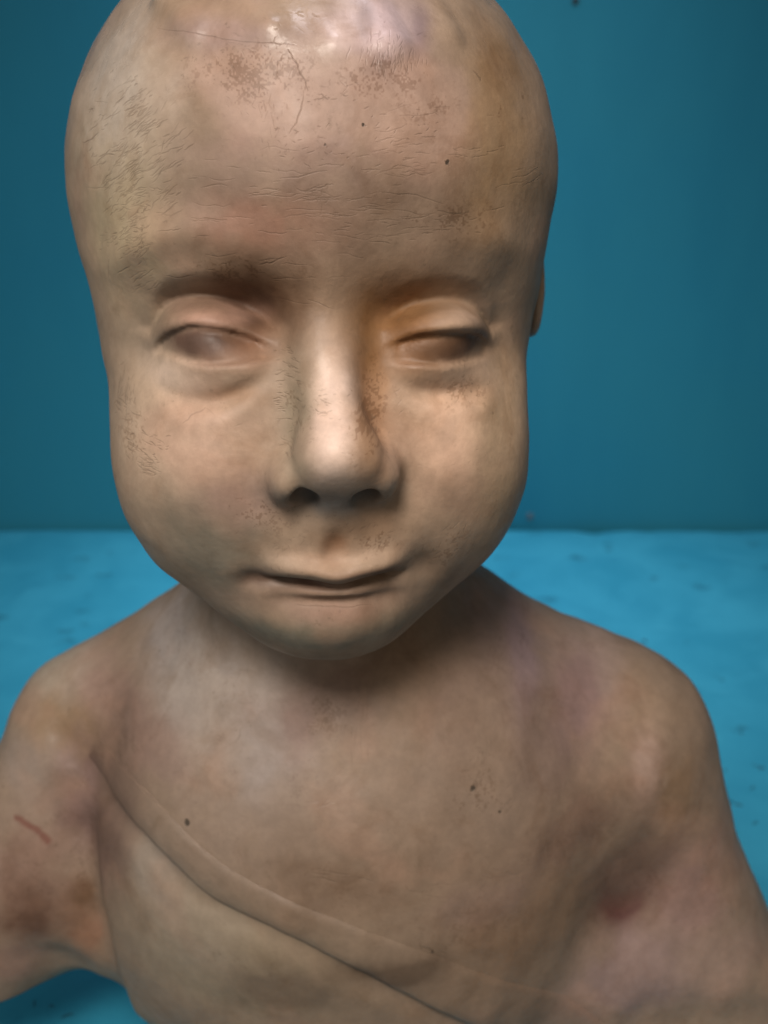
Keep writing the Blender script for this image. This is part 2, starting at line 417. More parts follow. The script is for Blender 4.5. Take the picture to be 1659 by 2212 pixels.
CRACKS = (   # centre, spread, direction, its scatter, lengths, widths (cm), how many, strength, bend
    (0.92, -6.82, 34.45, 2.88, 0.91, 2, 9, 0.12, 1.05, 0.0115, 0.0240, 95, 0.15, 0.6, 0.4),
    (2.66, -6.33, 33.90, 1.77, 0.59, -4, 8, 0.15, 0.98, 0.0118, 0.0236, 30, 0.2, 0.7, 0.4),
    (-3.39, -5.43, 34.07, 0.56, 1.11, 38, 14, 0.14, 0.61, 0.0152, 0.0283, 150, 0.3, 0.8, 0.5),
    (-3.70, -5.01, 34.90, 0.51, 0.71, 30, 20, 0.10, 0.41, 0.0142, 0.0243, 60, 0.3, 0.8, 0.5),
    (-3.34, -4.92, 36.01, 0.55, 0.40, 32, 15, 0.10, 0.40, 0.0160, 0.0301, 40, 0.4, 0.9, 0.4),
    (-3.41, -5.61, 33.30, 0.46, 0.61, 20, 25, 0.08, 0.30, 0.0122, 0.0223, 60, 0.25, 0.6, 0.5),
    (0.64, -6.45, 35.98, 1.24, 0.57, 20, 60, 0.05, 0.21, 0.0114, 0.0228, 60, 0.3, 0.8, 0.5),
    (-0.03, -6.71, 35.18, 0.57, 0.57, 80, 30, 0.06, 0.25, 0.0095, 0.0190, 50, 0.2, 0.5, 0.5),
    (-3.54, -6.29, 28.32, 0.51, 0.37, 5, 25, 0.08, 0.30, 0.0138, 0.0276, 60, 0.35, 0.8, 0.5),
    (-3.82, -5.66, 29.00, 0.41, 0.59, 75, 30, 0.09, 0.28, 0.0129, 0.0258, 55, 0.3, 0.7, 0.6),
    (0.07, -7.29, 30.11, 0.24, 0.55, 4, 18, 0.08, 0.24, 0.0120, 0.0241, 60, 0.35, 0.8, 0.4),
    (0.91, -8.63, 29.50, 0.43, 0.39, 0, 25, 0.04, 0.14, 0.0097, 0.0193, 14, 0.3, 0.7, 0.3),
    (2.07, -5.68, 36.84, 0.58, 0.34, 85, 14, 0.10, 0.33, 0.0116, 0.0232, 55, 0.3, 0.7, 0.3),
    (3.15, -5.92, 35.00, 0.69, 0.39, 0, 20, 0.10, 0.39, 0.0118, 0.0216, 30, 0.3, 0.6, 0.3),
    (2.48, -5.32, 15.82, 1.90, 0.32, -10, 8, 0.19, 0.89, 0.0152, 0.0304, 16, 0.25, 0.6, 0.3),
    (1.15, -3.67, 19.36, 0.32, 0.76, 88, 6, 0.19, 0.76, 0.0191, 0.0382, 10, 0.2, 0.4, 0.2),
    (4.68, -4.06, 17.51, 0.58, 0.64, 40, 60, 0.06, 0.26, 0.0154, 0.0335, 35, 0.3, 0.7, 0.5),
    (0.34, -4.77, 17.55, 5.30, 3.16, 20, 50, 0.13, 0.63, 0.0151, 0.0303, 90, 0.1, 0.3, 0.4),
    (7.06, -0.92, 18.92, 2.75, 2.06, 60, 40, 0.14, 0.55, 0.0165, 0.0330, 40, 0.1, 0.3, 0.4),
    (-0.24, -7.26, 26.48, 0.53, 0.26, 60, 50, 0.06, 0.21, 0.0126, 0.0253, 20, 0.2, 0.5, 0.5),
    (1.66, -7.12, 26.54, 0.48, 0.32, 50, 50, 0.06, 0.21, 0.0127, 0.0254, 26, 0.2, 0.5, 0.5),
    (3.28, -6.49, 26.15, 0.65, 0.49, 40, 50, 0.09, 0.28, 0.0130, 0.0260, 26, 0.2, 0.5, 0.6),
    (-3.62, -4.97, 31.94, 0.63, 0.42, 35, 15, 0.16, 0.63, 0.0148, 0.0254, 10, 0.2, 0.5, 0.3),
    (-1.20, -5.73, 36.84, 1.16, 0.58, 150, 40, 0.06, 0.21, 0.0116, 0.0231, 40, 0.2, 0.5, 0.5),
    (2.70, -6.83, 28.78, 2.59, 0.62, 30, 50, 0.06, 0.21, 0.0124, 0.0228, 30, 0.15, 0.4, 0.5),
    (-9.01, 1.21, 17.68, 0.59, 0.88, 60, 15, 0.12, 0.38, 0.0176, 0.0352, 26, 0.15, 0.4, 0.3),
)
LINES = (
    (0.0287, 0.8, ((-0.01, 37.05), (0.21, 36.68), (0.36, 36.41), (0.40, 36.26))),
    (0.0209, 0.95, ((0.53, 36.10), (0.66, 36.12), (0.78, 36.12))),
    (0.0228, 0.95, ((0.62, 36.20), (0.72, 36.17), (0.81, 36.11), (0.85, 36.13))),
    (0.0210, 0.9, ((1.07, 36.22), (1.16, 36.17), (1.23, 36.17))),
    (0.0228, 0.7, ((0.31, 36.20), (0.25, 35.89), (0.03, 35.45))),
    (0.0297, 0.8, ((-0.70, 32.75), (-0.39, 32.83), (-0.13, 32.96))),
    (0.0227, 0.6, ((-2.52, 29.25), (-2.30, 29.45), (-1.99, 29.58))),
    (0.0437, 0.95, ((2.94, 13.69), (3.20, 13.54), (3.42, 13.36))),
    (0.0310, 0.8, ((3.53, 13.40), (3.73, 13.27))),
    (0.0315, 0.8, ((3.27, 34.83), (3.32, 34.78), (3.37, 34.71))),
    (0.0306, 0.8, ((1.53, 35.61), (1.59, 35.60))),
    (0.0213, 0.6, ((1.88, 34.28), (2.66, 34.17), (3.22, 33.95))),
    (0.0249, 0.6, ((0.34, 34.34), (0.73, 34.43), (0.92, 34.47))),
    (0.0213, 0.6, ((1.49, 33.98), (2.07, 33.89))),
    (0.0322, 0.8, ((3.91, 36.58), (4.05, 36.43), (4.10, 36.36))),
    (0.0262, 0.5, ((-2.96, 37.43), (-2.05, 37.35), (-1.21, 37.22), (-0.32, 37.16), (0.16, 37.15))),
    (0.0515, 0.5, ((-2.17, 18.87), (-2.06, 19.06), (-2.01, 19.21))),
    (0.0308, 0.5, ((-6.41, 16.14), (-5.82, 16.11), (-5.30, 15.79))),
    (0.0255, 0.5, ((-4.35, 32.49), (-4.46, 32.01))),
    (0.0326, 0.45, ((-0.09, 24.84), (0.78, 24.82), (1.65, 24.78))),
)
GRIME = ((-3.37, 20.69, 1.20, 0.53, 0.4), (6.41, 19.79, 1.39, 1.25, 0.35), (-0.95, 18.57, 1.91, 1.02, 0.3), (4.84, 13.89, 1.95, 1.04, 0.4), (-7.97, 13.01, 1.28, 1.71, 0.5), (-6.09, 17.41, 1.11, 0.83, 0.4), (7.67, 15.40, 1.36, 0.81, 0.4), (-2.61, 12.77, 1.96, 0.79, 0.3), (-0.60, 36.59, 1.15, 0.48, 0.8), (1.88, 36.49, 0.86, 0.38, 0.8), (0.33, 33.61, 0.53, 0.29, 0.7), (3.05, 35.74, 0.59, 0.59, 0.5), (1.63, 29.73, 0.34, 0.69, 0.8), (1.66, 26.60, 0.58, 0.37, 0.7), (3.40, 25.91, 0.66, 0.55, 0.6), (4.61, 17.58, 0.58, 0.58, 0.6), (3.27, 33.52, 1.10, 0.35, 0.7), (-0.84, 27.32, 0.63, 0.52, 0.6), (-1.13, 32.62, 0.90, 0.40, 0.7), (-3.67, 28.62, 0.64, 0.64, 0.5), (0.07, 29.83, 0.30, 0.70, 0.6), (3.55, 29.74, 0.84, 0.26, 0.6), (-4.12, 34.37, 0.62, 0.62, 0.4), (4.78, 35.89, 0.62, 0.83, 0.6), (0.32, 19.93, 1.53, 0.64, 0.5), (-6.92, 15.13, 1.41, 1.41, 0.4), (9.15, 12.79, 1.58, 1.29, 0.5), (-2.15, 29.78, 0.72, 0.31, 0.4), (1.09, 15.76, 3.79, 0.76, 0.3), )
SHEET = (-15.5, 16.5, 5.0, 39.0)       # the part of the bust's front the cracks are drawn on, cm
def crack_sheet():
    """two masks in a generated picture: hairline cracks (red), stippled grime (green)"""
    res = 78.0                          # pixels per cm
    W = int((SHEET[1]-SHEET[0])*res); H = int((SHEET[3]-SHEET[2])*res)
    A = np.zeros((H, W), np.float32); G = np.zeros((H, W), np.float32)
    rnd = np.random.RandomState(11)
    def stroke(pts, w, st):
        p = (np.array(pts, float)-[SHEET[0], SHEET[2]])*res
        w = max(w*res*0.5, 0.75)
        x0, y0 = np.floor(p.min(0)-w-2).astype(int); x1, y1 = np.ceil(p.max(0)+w+2).astype(int)
        x0, y0 = max(x0, 0), max(y0, 0); x1, y1 = min(x1, W-1), min(y1, H-1)
        if x1 <= x0 or y1 <= y0: return
        yy, xx = np.mgrid[y0:y1+1, x0:x1+1]
        m = np.zeros(xx.shape, np.float32)
        n = len(p)-1
        for i in range(n):
            ax, ay = p[i]; dx, dy = p[i+1]-p[i]
            t = np.clip(((xx-ax)*dx+(yy-ay)*dy)/(dx*dx+dy*dy+1e-6), 0, 1)
            d = np.hypot(xx-ax-t*dx, yy-ay-t*dy)
            ww = w*(1-0.75*np.abs(2*(i+t)/n-1)**2)          # tapers to both ends
            m = np.maximum(m, np.clip(0.5+(ww-d)*0.8, 0, 1))
        v = A[y0:y1+1, x0:x1+1]
        np.maximum(v, st*m, out=v)
    for x, y, z, sx, sz, ang, jit, l0, l1, w0, w1, cnt, s0, s1, bend in CRACKS:
        cl = rnd.randn(max(3, cnt//9), 2)*0.85                # strokes come in bunches
        for _ in range(int(cnt*1.25)):
            c = cl[rnd.randint(len(cl))]+rnd.randn(2)*0.33
            L = l0+(l1-l0)*rnd.rand()**2.2
            a = math.radians(ang+jit*rnd.randn()*0.6)
            cx, cz = x+c[0]*sx, z+c[1]*sz
            bd = bend*rnd.randn()*0.5
            n = 6
            pts = []; px, pz = cx-0.5*L*math.cos(a), cz-0.5*L*math.sin(a)
            for i in range(n):
                pts.append((px, pz))
                aa = a+bd*(i/(n-1)-0.5)+0.16*rnd.randn()
                px += L/(n-1)*math.cos(aa); pz += L/(n-1)*math.sin(aa)
            stroke(pts, w0+(w1-w0)*rnd.rand(), s0+(s1-s0)*rnd.rand())
    for w, st, pts in LINES:
        q = [pts[0]]
        for a, b in zip(pts[:-1], pts[1:]):
            q += [(a[0]+(b[0]-a[0])*t+0.012*rnd.randn(), a[1]+(b[1]-a[1])*t+0.012*rnd.randn()) for t in (0.25, 0.5, 0.75, 1.0)]
        stroke(q, w, st)
    def field(step):
        h, w = H//step+3, W//step+3
        f = rnd.rand(h, w).astype(np.float32)
        ys = np.arange(H)/step; xs = np.arange(W)/step
        yi = ys.astype(int); xi = xs.astype(int); fy = (ys-yi)[:, None].astype(np.float32); fx = (xs-xi)[None].astype(np.float32)
        fy = fy*fy*(3-2*fy); fx = fx*fx*(3-2*fx)
        r0 = f[yi]; r1 = f[yi+1]
        r = r0*(1-fy)+r1*fy
        return r[:, xi]*(1-fx)+r[:, xi+1]*fx
    N = 0.5*field(3)+0.3*field(7)+0.35*field(17)+0.35*field(45)
    yy = (SHEET[2]+np.arange(H)/res)[:, None]; xx = (SHEET[0]+np.arange(W)/res)[None]
    D = np.full((H, W), 0.10, np.float32)
    for x, z, sx, sz, st in GRIME:
        D = np.maximum(D, (st*np.exp(-0.5*((xx-x)/sx)**2-0.5*((yy-z)/sz)**2)).astype(np.float32))
    G = np.clip((N-(1.12-0.50*D))/0.13, 0, 1)*np.clip(D*1.6, 0, 1)
    im = bpy.data.images.new('hairline_cracks', W, H, float_buffer=False, is_data=True)
    im.colorspace_settings.name = 'Non-Color'
    px = np.zeros((H, W, 4), np.float32); px[..., 0] = A; px[..., 1] = G; px[..., 3] = 1
    im.pixels.foreach_set(px.ravel())
    im.update()
    return im

def clay_material():
    m = bpy.data.materials.new('painted_terracotta'); m.use_nodes = True
    k = NT(m); co = k.co
    col = k.attr('pigment').outputs['Color']
    sep = k.n('ShaderNodeSeparateColor'); k.put(sep.inputs[0], k.attr('wear').outputs['Color'])
    gloss = sep.outputs[2]
    # mottled patina
    n1 = k.noise(co, 28, 5, 0.6, 0.4)
    col = k.mix(k.ramp(n1, 0.36, 0.68, 0.0, 0.36), col, k.mix(1.0, col, (1.22, 1.16, 1.08), 'MULTIPLY'))
    n2 = k.noise(co, 55, 6, 0.65, 0.8)
    col = k.mix(k.ramp(n2, 0.48, 0.70, 0.0, 0.50), col, k.mix(1.0, col, (0.70, 0.62, 0.54), 'MULTIPLY'))
    n3 = k.noise(co, 40, 3, 0.5, 0.2)
    col = k.mix(k.ramp(n3, 0.52, 0.70, 0.0, 0.25), col, (0.40, 0.24, 0.17))
    n4 = k.noise(k.scale(co, (1, 1, 1)), 260, 5, 0.7)
    col = k.mix(k.ramp(n4, 0.30, 0.75, 0.0, 1.0), k.mix(1.0, col, (0.90, 0.89, 0.88), 'MULTIPLY'), k.mix(1.0, col, (1.07, 1.065, 1.06), 'MULTIPLY'))
    # hairline cracks and stippled grime, drawn stroke by stroke on the surface facing front
    sx = k.n('ShaderNodeSeparateXYZ'); k.put(sx.inputs[0], co)
    cu = k.n('ShaderNodeCombineXYZ')
    k.put(cu.inputs[0], k.math('MULTIPLY_ADD', sx.outputs[0], 1/(CM*(SHEET[1]-SHEET[0])), -SHEET[0]/(SHEET[1]-SHEET[0])))
    k.put(cu.inputs[1], k.math('MULTIPLY_ADD', sx.outputs[2], 1/(CM*(SHEET[3]-SHEET[2])), -SHEET[2]/(SHEET[3]-SHEET[2])))
    tx = k.n('ShaderNodeTexImage', image=crack_sheet(), interpolation='Linear', extension='CLIP'); k.put(tx.inputs[0], cu.outputs[0])
    sp2 = k.n('ShaderNodeSeparateColor'); k.put(sp2.inputs[0], tx.outputs[0])
    crack = sp2.outputs[0]
    col = k.mix(k.math('MULTIPLY', sp2.outputs[1], 0.50), col, k.mix(1.0, col, (0.45, 0.36, 0.28), 'MULTIPLY'))
    col = k.mix(k.math('MULTIPLY', crack, 0.50), col, (0.085, 0.055, 0.032))
    # grime caught in the grain, in patches
    gr = k.math('MULTIPLY', k.ramp(k.noise(co, 620, 4, 0.65), 0.56, 0.70), k.ramp(k.noise(co, 48, 4, 0.6), 0.54, 0.68))
    col = k.mix(k.math('MULTIPLY', gr, 0.42), col, (0.12, 0.08, 0.05))
    # dark flecks and pinholes at their own places
    wobs = k.vmath('ADD', co, k.vmath('MULTIPLY', k.vmath('SUBTRACT', k.noise(co, 500, 2, 0.5, 0.0, True), (0.5, 0.5, 0.5)), (0.0011, 0.0011, 0.0011)))
    sp = None
    for x, y, z, r in SPECKS:
        d = k.vmath('DISTANCE', wobs, (x*CM, y*CM, z*CM))
        q = k.ramp(d, r*CM*0.75, r*CM*1.25, 1.0, 0.0)
        sp = q if sp is None else k.math('MAXIMUM', sp, q)
    col = k.mix(k.math('MULTIPLY', sp, 0.88), col, (0.045, 0.035, 0.025))
    k.put(k.bsdf.inputs['Base Color'], col)
    rr = k.math('ADD', k.ramp(k.noise(co, 90, 5, 0.6), 0.3, 0.7, 0.46, 0.66), k.math('MULTIPLY', gloss, -0.27))
    k.put(k.bsdf.inputs['Roughness'], rr)
    k.bsdf.inputs['Specular IOR Level'].default_value = 0.42
    k.bsdf.inputs['Subsurface Weight'].default_value = 0.0
    b = k.bump(k.noise(co, 75, 4, 0.55), 0.35, 0.0012)
    b = k.bump(k.noise(co, 420, 4, 0.6), 0.34, 0.00035, b)
    b = k.bump(k.math('MULTIPLY', k.math('ADD', crack, sp), -1.0), 0.30, 0.0005, b)
    k.put(k.bsdf.inputs['Normal'], b)
    return m

STAINS_AND_SHADE = (  # place, half sizes across and along (cm), pigment, strength; real stains, plus painted shade and highlights
    (0.06, -6.48, 31.85, 0.32, 0.51, 0.26, 0.185, 0.13, 0.6),
    (-3.77, -4.69, 30.68, 0.52, 0.55, 0.25, 0.2, 0.15, 0.6),
    (5.00, -3.69, 30.54, 0.27, 0.67, 0.27, 0.21, 0.15, 0.6),
    (-3.00, -5.49, 32.05, 0.66, 0.53, 0.27, 0.21, 0.155, 0.5),
    (3.70, -1.25, 21.84, 1.16, 0.79, 0.26, 0.2, 0.14, 0.6),
    (3.69, -5.74, 33.52, 0.81, 0.51, 0.25, 0.18, 0.125, 0.6),
    (0.17, -6.77, 35.09, 0.46, 0.32, 0.36, 0.28, 0.21, 0.5),
    (2.07, -6.56, 34.22, 0.93, 0.33, 0.23, 0.17, 0.12, 0.5),
    (0.72, -6.84, 34.07, 3.24, 1.06, 0.225, 0.17, 0.122, 0.85),
    (-0.64, -6.80, 33.69, 1.16, 0.49, 0.33, 0.2, 0.14, 0.5),
    (0.74, -6.44, 35.98, 2.51, 0.89, 0.29, 0.21, 0.165, 0.7),
    (2.95, -5.93, 35.38, 0.70, 0.58, 0.4, 0.28, 0.21, 0.6),
    (-0.99, -6.15, 36.23, 0.92, 0.65, 0.4, 0.28, 0.215, 0.5),
    (-1.79, -6.08, 35.81, 0.54, 0.45, 0.24, 0.18, 0.12, 0.6),
    (-4.01, -4.79, 34.18, 0.91, 1.93, 0.36, 0.3, 0.2, 0.7),
    (-3.97, -4.21, 36.11, 0.98, 1.31, 0.42, 0.37, 0.31, 0.6),
    (4.53, -4.64, 35.16, 0.66, 1.74, 0.36, 0.25, 0.14, 0.5),
    (4.69, -3.47, 36.56, 0.50, 0.53, 0.25, 0.17, 0.1, 0.6),
    (1.69, -5.41, 37.47, 0.62, 0.57, 0.52, 0.42, 0.42, 0.6),
    (-1.42, -5.29, 37.33, 1.01, 0.25, 0.33, 0.26, 0.23, 0.6),
    (1.88, -5.79, 36.75, 0.46, 0.18, 0.27, 0.18, 0.13, 0.6),
    (0.90, -8.21, 29.87, 0.39, 1.04, 0.64, 0.52, 0.43, 0.9),  # highlight along the nose, painted into the colour
    (1.72, -6.83, 29.86, 0.29, 1.13, 0.32, 0.2, 0.11, 0.75),
    (2.18, -5.62, 31.55, 0.92, 0.71, 0.26, 0.16, 0.085, 0.8),
    (2.69, -6.29, 30.98, 0.49, 0.35, 0.25, 0.145, 0.075, 0.7),
    (-0.79, -5.87, 32.02, 0.90, 0.70, 0.2, 0.125, 0.07, 0.7),
    (-1.10, -6.26, 31.02, 0.49, 0.30, 0.38, 0.215, 0.13, 0.6),
    (-1.67, -6.42, 31.58, 0.65, 0.22, 0.42, 0.28, 0.2, 0.5),
    (-2.57, -6.37, 30.15, 0.74, 0.35, 0.52, 0.41, 0.31, 0.7),
    (-1.71, -6.75, 29.94, 0.66, 0.17, 0.28, 0.17, 0.09, 0.6),
    (3.76, -6.40, 28.86, 1.09, 0.98, 0.6, 0.44, 0.32, 0.9),  # bright lit cheek, painted into the colour
    (4.83, -4.87, 29.27, 0.44, 0.56, 0.52, 0.39, 0.26, 0.5),
    (-3.29, -6.34, 28.84, 0.76, 0.98, 0.46, 0.37, 0.27, 0.6),
    (-2.13, -7.08, 28.87, 1.07, 0.79, 0.46, 0.335, 0.245, 0.7),
    (0.06, -7.32, 29.59, 0.29, 1.03, 0.29, 0.24, 0.17, 0.7),
    (-1.25, -7.25, 27.50, 0.58, 0.53, 0.34, 0.24, 0.19, 0.6),
    (0.86, -7.96, 27.84, 0.89, 0.34, 0.25, 0.22, 0.18, 0.6),  # shaded underside of the nose, painted in
    (0.87, -7.21, 26.48, 0.21, 0.25, 0.28, 0.17, 0.1, 0.85),
    (1.66, -7.15, 26.89, 0.50, 0.36, 0.32, 0.22, 0.14, 0.5),
    (0.81, -7.26, 26.20, 1.52, 0.22, 0.44, 0.33, 0.24, 0.5),
    (-1.01, -6.74, 25.46, 0.42, 0.24, 0.15, 0.095, 0.055, 0.85),  # dark mouth corner and lip line below: shade painted into the colour
    (0.19, -6.86, 25.40, 0.65, 0.14, 0.15, 0.095, 0.055, 0.75),
    (1.76, -7.18, 25.74, 0.47, 0.13, 0.17, 0.105, 0.06, 0.7),
    (0.56, -6.93, 24.92, 1.91, 0.37, 0.26, 0.19, 0.14, 0.6),
    (0.89, -7.09, 24.57, 0.78, 0.23, 0.36, 0.24, 0.18, 0.6),
    (0.66, -7.13, 23.98, 1.92, 0.42, 0.2, 0.175, 0.13, 0.8),  # shade under chin and along the jaw, painted in with some grime
    (-2.19, -6.92, 26.22, 1.03, 0.91, 0.23, 0.2, 0.15, 0.75),
    (3.31, -6.07, 25.24, 0.71, 0.66, 0.24, 0.19, 0.14, 0.7),
    (4.68, -5.78, 27.97, 0.48, 1.38, 0.38, 0.29, 0.19, 0.6),
    (0.82, -3.15, 20.22, 1.13, 0.54, 0.25, 0.165, 0.115, 0.6),  # chin's shadow on the throat, painted here and in the next spot
    (2.62, -2.84, 20.63, 0.82, 0.98, 0.29, 0.2, 0.125, 0.5),
    (-4.22, -0.31, 20.30, 1.21, 0.59, 0.35, 0.3, 0.26, 0.7),
    (-2.45, -2.35, 20.69, 0.23, 0.17, 0.24, 0.21, 0.19, 0.9),
    (-2.99, -2.61, 19.61, 1.78, 1.22, 0.42, 0.365, 0.31, 0.8),
    (-8.28, 1.46, 18.21, 1.06, 1.00, 0.42, 0.36, 0.28, 0.6),
    (-6.18, -0.33, 18.09, 1.24, 0.72, 0.38, 0.27, 0.21, 0.6),
    (-7.61, -0.06, 16.94, 1.37, 0.61, 0.31, 0.22, 0.13, 0.6),
    (-0.94, -4.49, 17.81, 2.54, 1.94, 0.34, 0.265, 0.2, 0.5),
    (-6.92, -1.19, 15.52, 1.02, 1.20, 0.28, 0.2, 0.16, 0.7),
    (-6.31, -2.47, 14.60, 0.66, 0.94, 0.24, 0.172, 0.128, 0.8),
    (-7.74, -2.04, 12.21, 0.46, 0.49, 0.34, 0.225, 0.15, 0.6),
    (-7.26, -2.04, 11.14, 0.46, 0.61, 0.32, 0.205, 0.135, 0.6),
    (-7.38, -1.91, 12.54, 0.34, 0.36, 0.24, 0.16, 0.1, 0.7),
    (-8.97, -1.94, 13.00, 0.91, 1.21, 0.31, 0.22, 0.16, 0.7),
    (5.69, -0.35, 20.32, 1.21, 1.64, 0.31, 0.235, 0.19, 0.6),
    (6.08, -0.76, 19.93, 0.33, 1.28, 0.31, 0.235, 0.215, 0.6),
    (8.83, 0.64, 18.99, 0.91, 0.67, 0.34, 0.265, 0.215, 0.5),
    (9.85, -0.41, 17.98, 0.51, 0.96, 0.33, 0.245, 0.165, 0.5),
    (9.89, -1.44, 16.68, 0.39, 0.83, 0.44, 0.33, 0.26, 0.5),
    (11.41, -1.25, 14.20, 0.69, 2.43, 0.33, 0.245, 0.17, 0.4),
    (9.37, -1.79, 12.36, 0.69, 0.85, 0.19, 0.09, 0.045, 0.9),
    (9.78, -1.80, 13.58, 1.25, 0.96, 0.25, 0.18, 0.13, 0.6),
    (6.24, -4.40, 13.32, 1.60, 1.36, 0.31, 0.22, 0.145, 0.6),
    (11.67, -1.50, 12.30, 1.04, 1.11, 0.34, 0.24, 0.19, 0.6),
    (9.88, -2.69, 10.08, 1.72, 0.85, 0.33, 0.25, 0.21, 0.6),
    (-2.35, -5.41, 12.54, 2.30, 1.22, 0.33, 0.27, 0.19, 0.6),
    (-6.04, -1.46, 17.02, 0.66, 1.41, 0.25, 0.185, 0.135, 0.6),
    (-4.72, -2.24, 18.16, 0.86, 0.57, 0.33, 0.24, 0.185, 0.4),
    (-1.48, -3.66, 19.06, 0.61, 0.98, 0.38, 0.32, 0.27, 0.6),
    (-0.44, -3.59, 19.60, 0.41, 0.65, 0.3, 0.22, 0.175, 0.5),
    (3.91, -3.19, 19.36, 0.62, 0.88, 0.3, 0.22, 0.17, 0.6),
    (6.65, -2.44, 17.97, 0.96, 0.79, 0.27, 0.2, 0.15, 0.6),
    (7.65, -2.92, 15.75, 1.30, 0.69, 0.27, 0.195, 0.14, 0.7),
    (3.63, -4.96, 16.17, 1.22, 0.65, 0.29, 0.22, 0.155, 0.6),
    (0.33, -5.41, 15.75, 1.32, 0.65, 0.27, 0.2, 0.14, 0.6),
    (-3.40, -4.98, 13.48, 1.15, 0.89, 0.37, 0.305, 0.225, 0.6),
    (-4.51, -4.12, 14.73, 0.53, 0.79, 0.36, 0.3, 0.235, 0.6),
    (-0.76, -5.76, 12.20, 1.25, 0.55, 0.25, 0.195, 0.14, 0.6),
    (2.23, -5.82, 12.91, 1.24, 0.33, 0.22, 0.165, 0.115, 0.6),
    (4.83, -4.98, 14.61, 0.93, 0.55, 0.31, 0.23, 0.175, 0.5),
    (-9.02, -2.22, 11.83, 0.69, 0.73, 0.24, 0.165, 0.115, 0.7),
    (-9.25, -0.19, 16.02, 0.69, 0.61, 0.34, 0.275, 0.215, 0.6),
    (-9.75, -2.33, 10.13, 0.69, 0.49, 0.33, 0.235, 0.175, 0.6),
    (12.67, -1.98, 9.81, 1.05, 0.75, 0.36, 0.27, 0.205, 0.6),
    (10.84, -1.32, 15.61, 0.45, 0.72, 0.3, 0.215, 0.14, 0.6),
    (7.78, -0.84, 18.56, 0.66, 0.71, 0.29, 0.21, 0.175, 0.6),
    (1.54, -5.25, 37.64, 0.14, 0.33, 0.24, 0.18, 0.15, 0.6),  # shade in the valleys between the hair locks, painted in
    (2.72, -4.82, 37.37, 0.19, 0.46, 0.24, 0.18, 0.165, 0.7),
    (1.83, -5.81, 36.76, 0.23, 0.21, 0.22, 0.16, 0.14, 0.7),
    (1.07, -5.74, 37.29, 0.23, 0.33, 0.5, 0.41, 0.37, 0.7),  # highlights on the two locks, painted into the colour
    (2.17, -5.42, 37.38, 0.35, 0.41, 0.47, 0.38, 0.37, 0.7),
    (4.16, -3.97, 18.06, 1.64, 1.96, 0.32, 0.245, 0.18, 0.5),
    (-1.98, -6.59, 31.03, 0.77, 0.26, 0.15, 0.105, 0.075, 0.95),  # shade of the lids painted onto the eyeballs, here and next
    (3.58, -6.08, 30.82, 0.66, 0.23, 0.19, 0.125, 0.08, 0.85),
    (-0.81, -5.70, 31.88, 0.78, 0.57, 0.15, 0.1, 0.065, 0.85),  # socket shade painted over the reddish grime
    (-2.28, -5.53, 31.85, 0.75, 0.26, 0.21, 0.15, 0.105, 0.6),
    (-1.66, -6.46, 31.56, 0.61, 0.14, 0.4, 0.27, 0.2, 0.6),
    (3.83, -6.00, 31.43, 0.49, 0.16, 0.42, 0.31, 0.22, 0.7),
    (-2.63, -6.32, 30.12, 0.62, 0.25, 0.52, 0.42, 0.33, 0.7),
    (0.86, -7.96, 27.84, 0.81, 0.27, 0.2, 0.175, 0.15, 0.6),  # more painted shade under the nose
)
SPECKS = ((0.76, -6.67, 35.24, 0.040), (1.54, -6.41, 35.61, 0.034), (3.31, -5.83, 34.80, 0.055), (1.23, -6.59, 32.51, 0.045), (0.54, -6.90, 31.79, 0.030), (0.94, -8.86, 28.63, 0.050), (4.44, -4.04, 17.75, 0.080), (-3.54, -4.06, 16.64, 0.100), (-5.97, -1.82, 16.69, 0.060), (0.67, -7.26, 24.29, 0.040), (3.01, -5.66, 13.58, 0.045), (3.33, -5.61, 13.42, 0.050), (5.21, -4.05, 17.01, 0.045))
SCRATCH = [(-9.39, 1.04, 14.65), (-8.97, 1.24, 14.49), (-8.66, 1.37, 14.38), (-8.32, 1.51, 14.14)]

PALE = [(-2.02, 36.56), (-1.69, 36.12), (-1.18, 35.74), (-0.60, 35.44), (0.17, 35.36), (0.74, 35.49), (1.31, 35.44), (1.97, 35.10), (2.85, 34.88), (3.41, 35.08), (3.66, 35.52), (3.77, 36.16), (3.67, 36.62), (2.66, 36.74), (1.69, 36.85), (0.73, 37.03), (-0.61, 37.07), (-1.61, 36.88)]
def vnoise(P, scale, seed):
    """smooth value noise in 0..1"""
    q = P*scale+seed*17.3
    i = np.floor(q).astype(np.int64); f = q-i; f = f*f*(3-2*f)
    def hsh(a, b, c):
        h = (a*73856093) ^ (b*19349663) ^ (c*83492791) ^ (seed*2654435)
        h = (h ^ (h >> 13))*1274126177
        return ((h ^ (h >> 16)) & 65535)/65535.0
    out = 0
    for a in (0, 1):
        for b in (0, 1):
            for c in (0, 1):
                w = (f[:, 0] if a else 1-f[:, 0])*(f[:, 1] if b else 1-f[:, 1])*(f[:, 2] if c else 1-f[:, 2])
                out = out+w*hsh(i[:, 0]+a, i[:, 1]+b, i[:, 2]+c)
    return out
def fbm(P, scale, seed):
    return (vnoise(P, scale, seed)+0.5*vnoise(P, scale*2.1, seed+1)+0.25*vnoise(P, scale*4.3, seed+2))/1.75
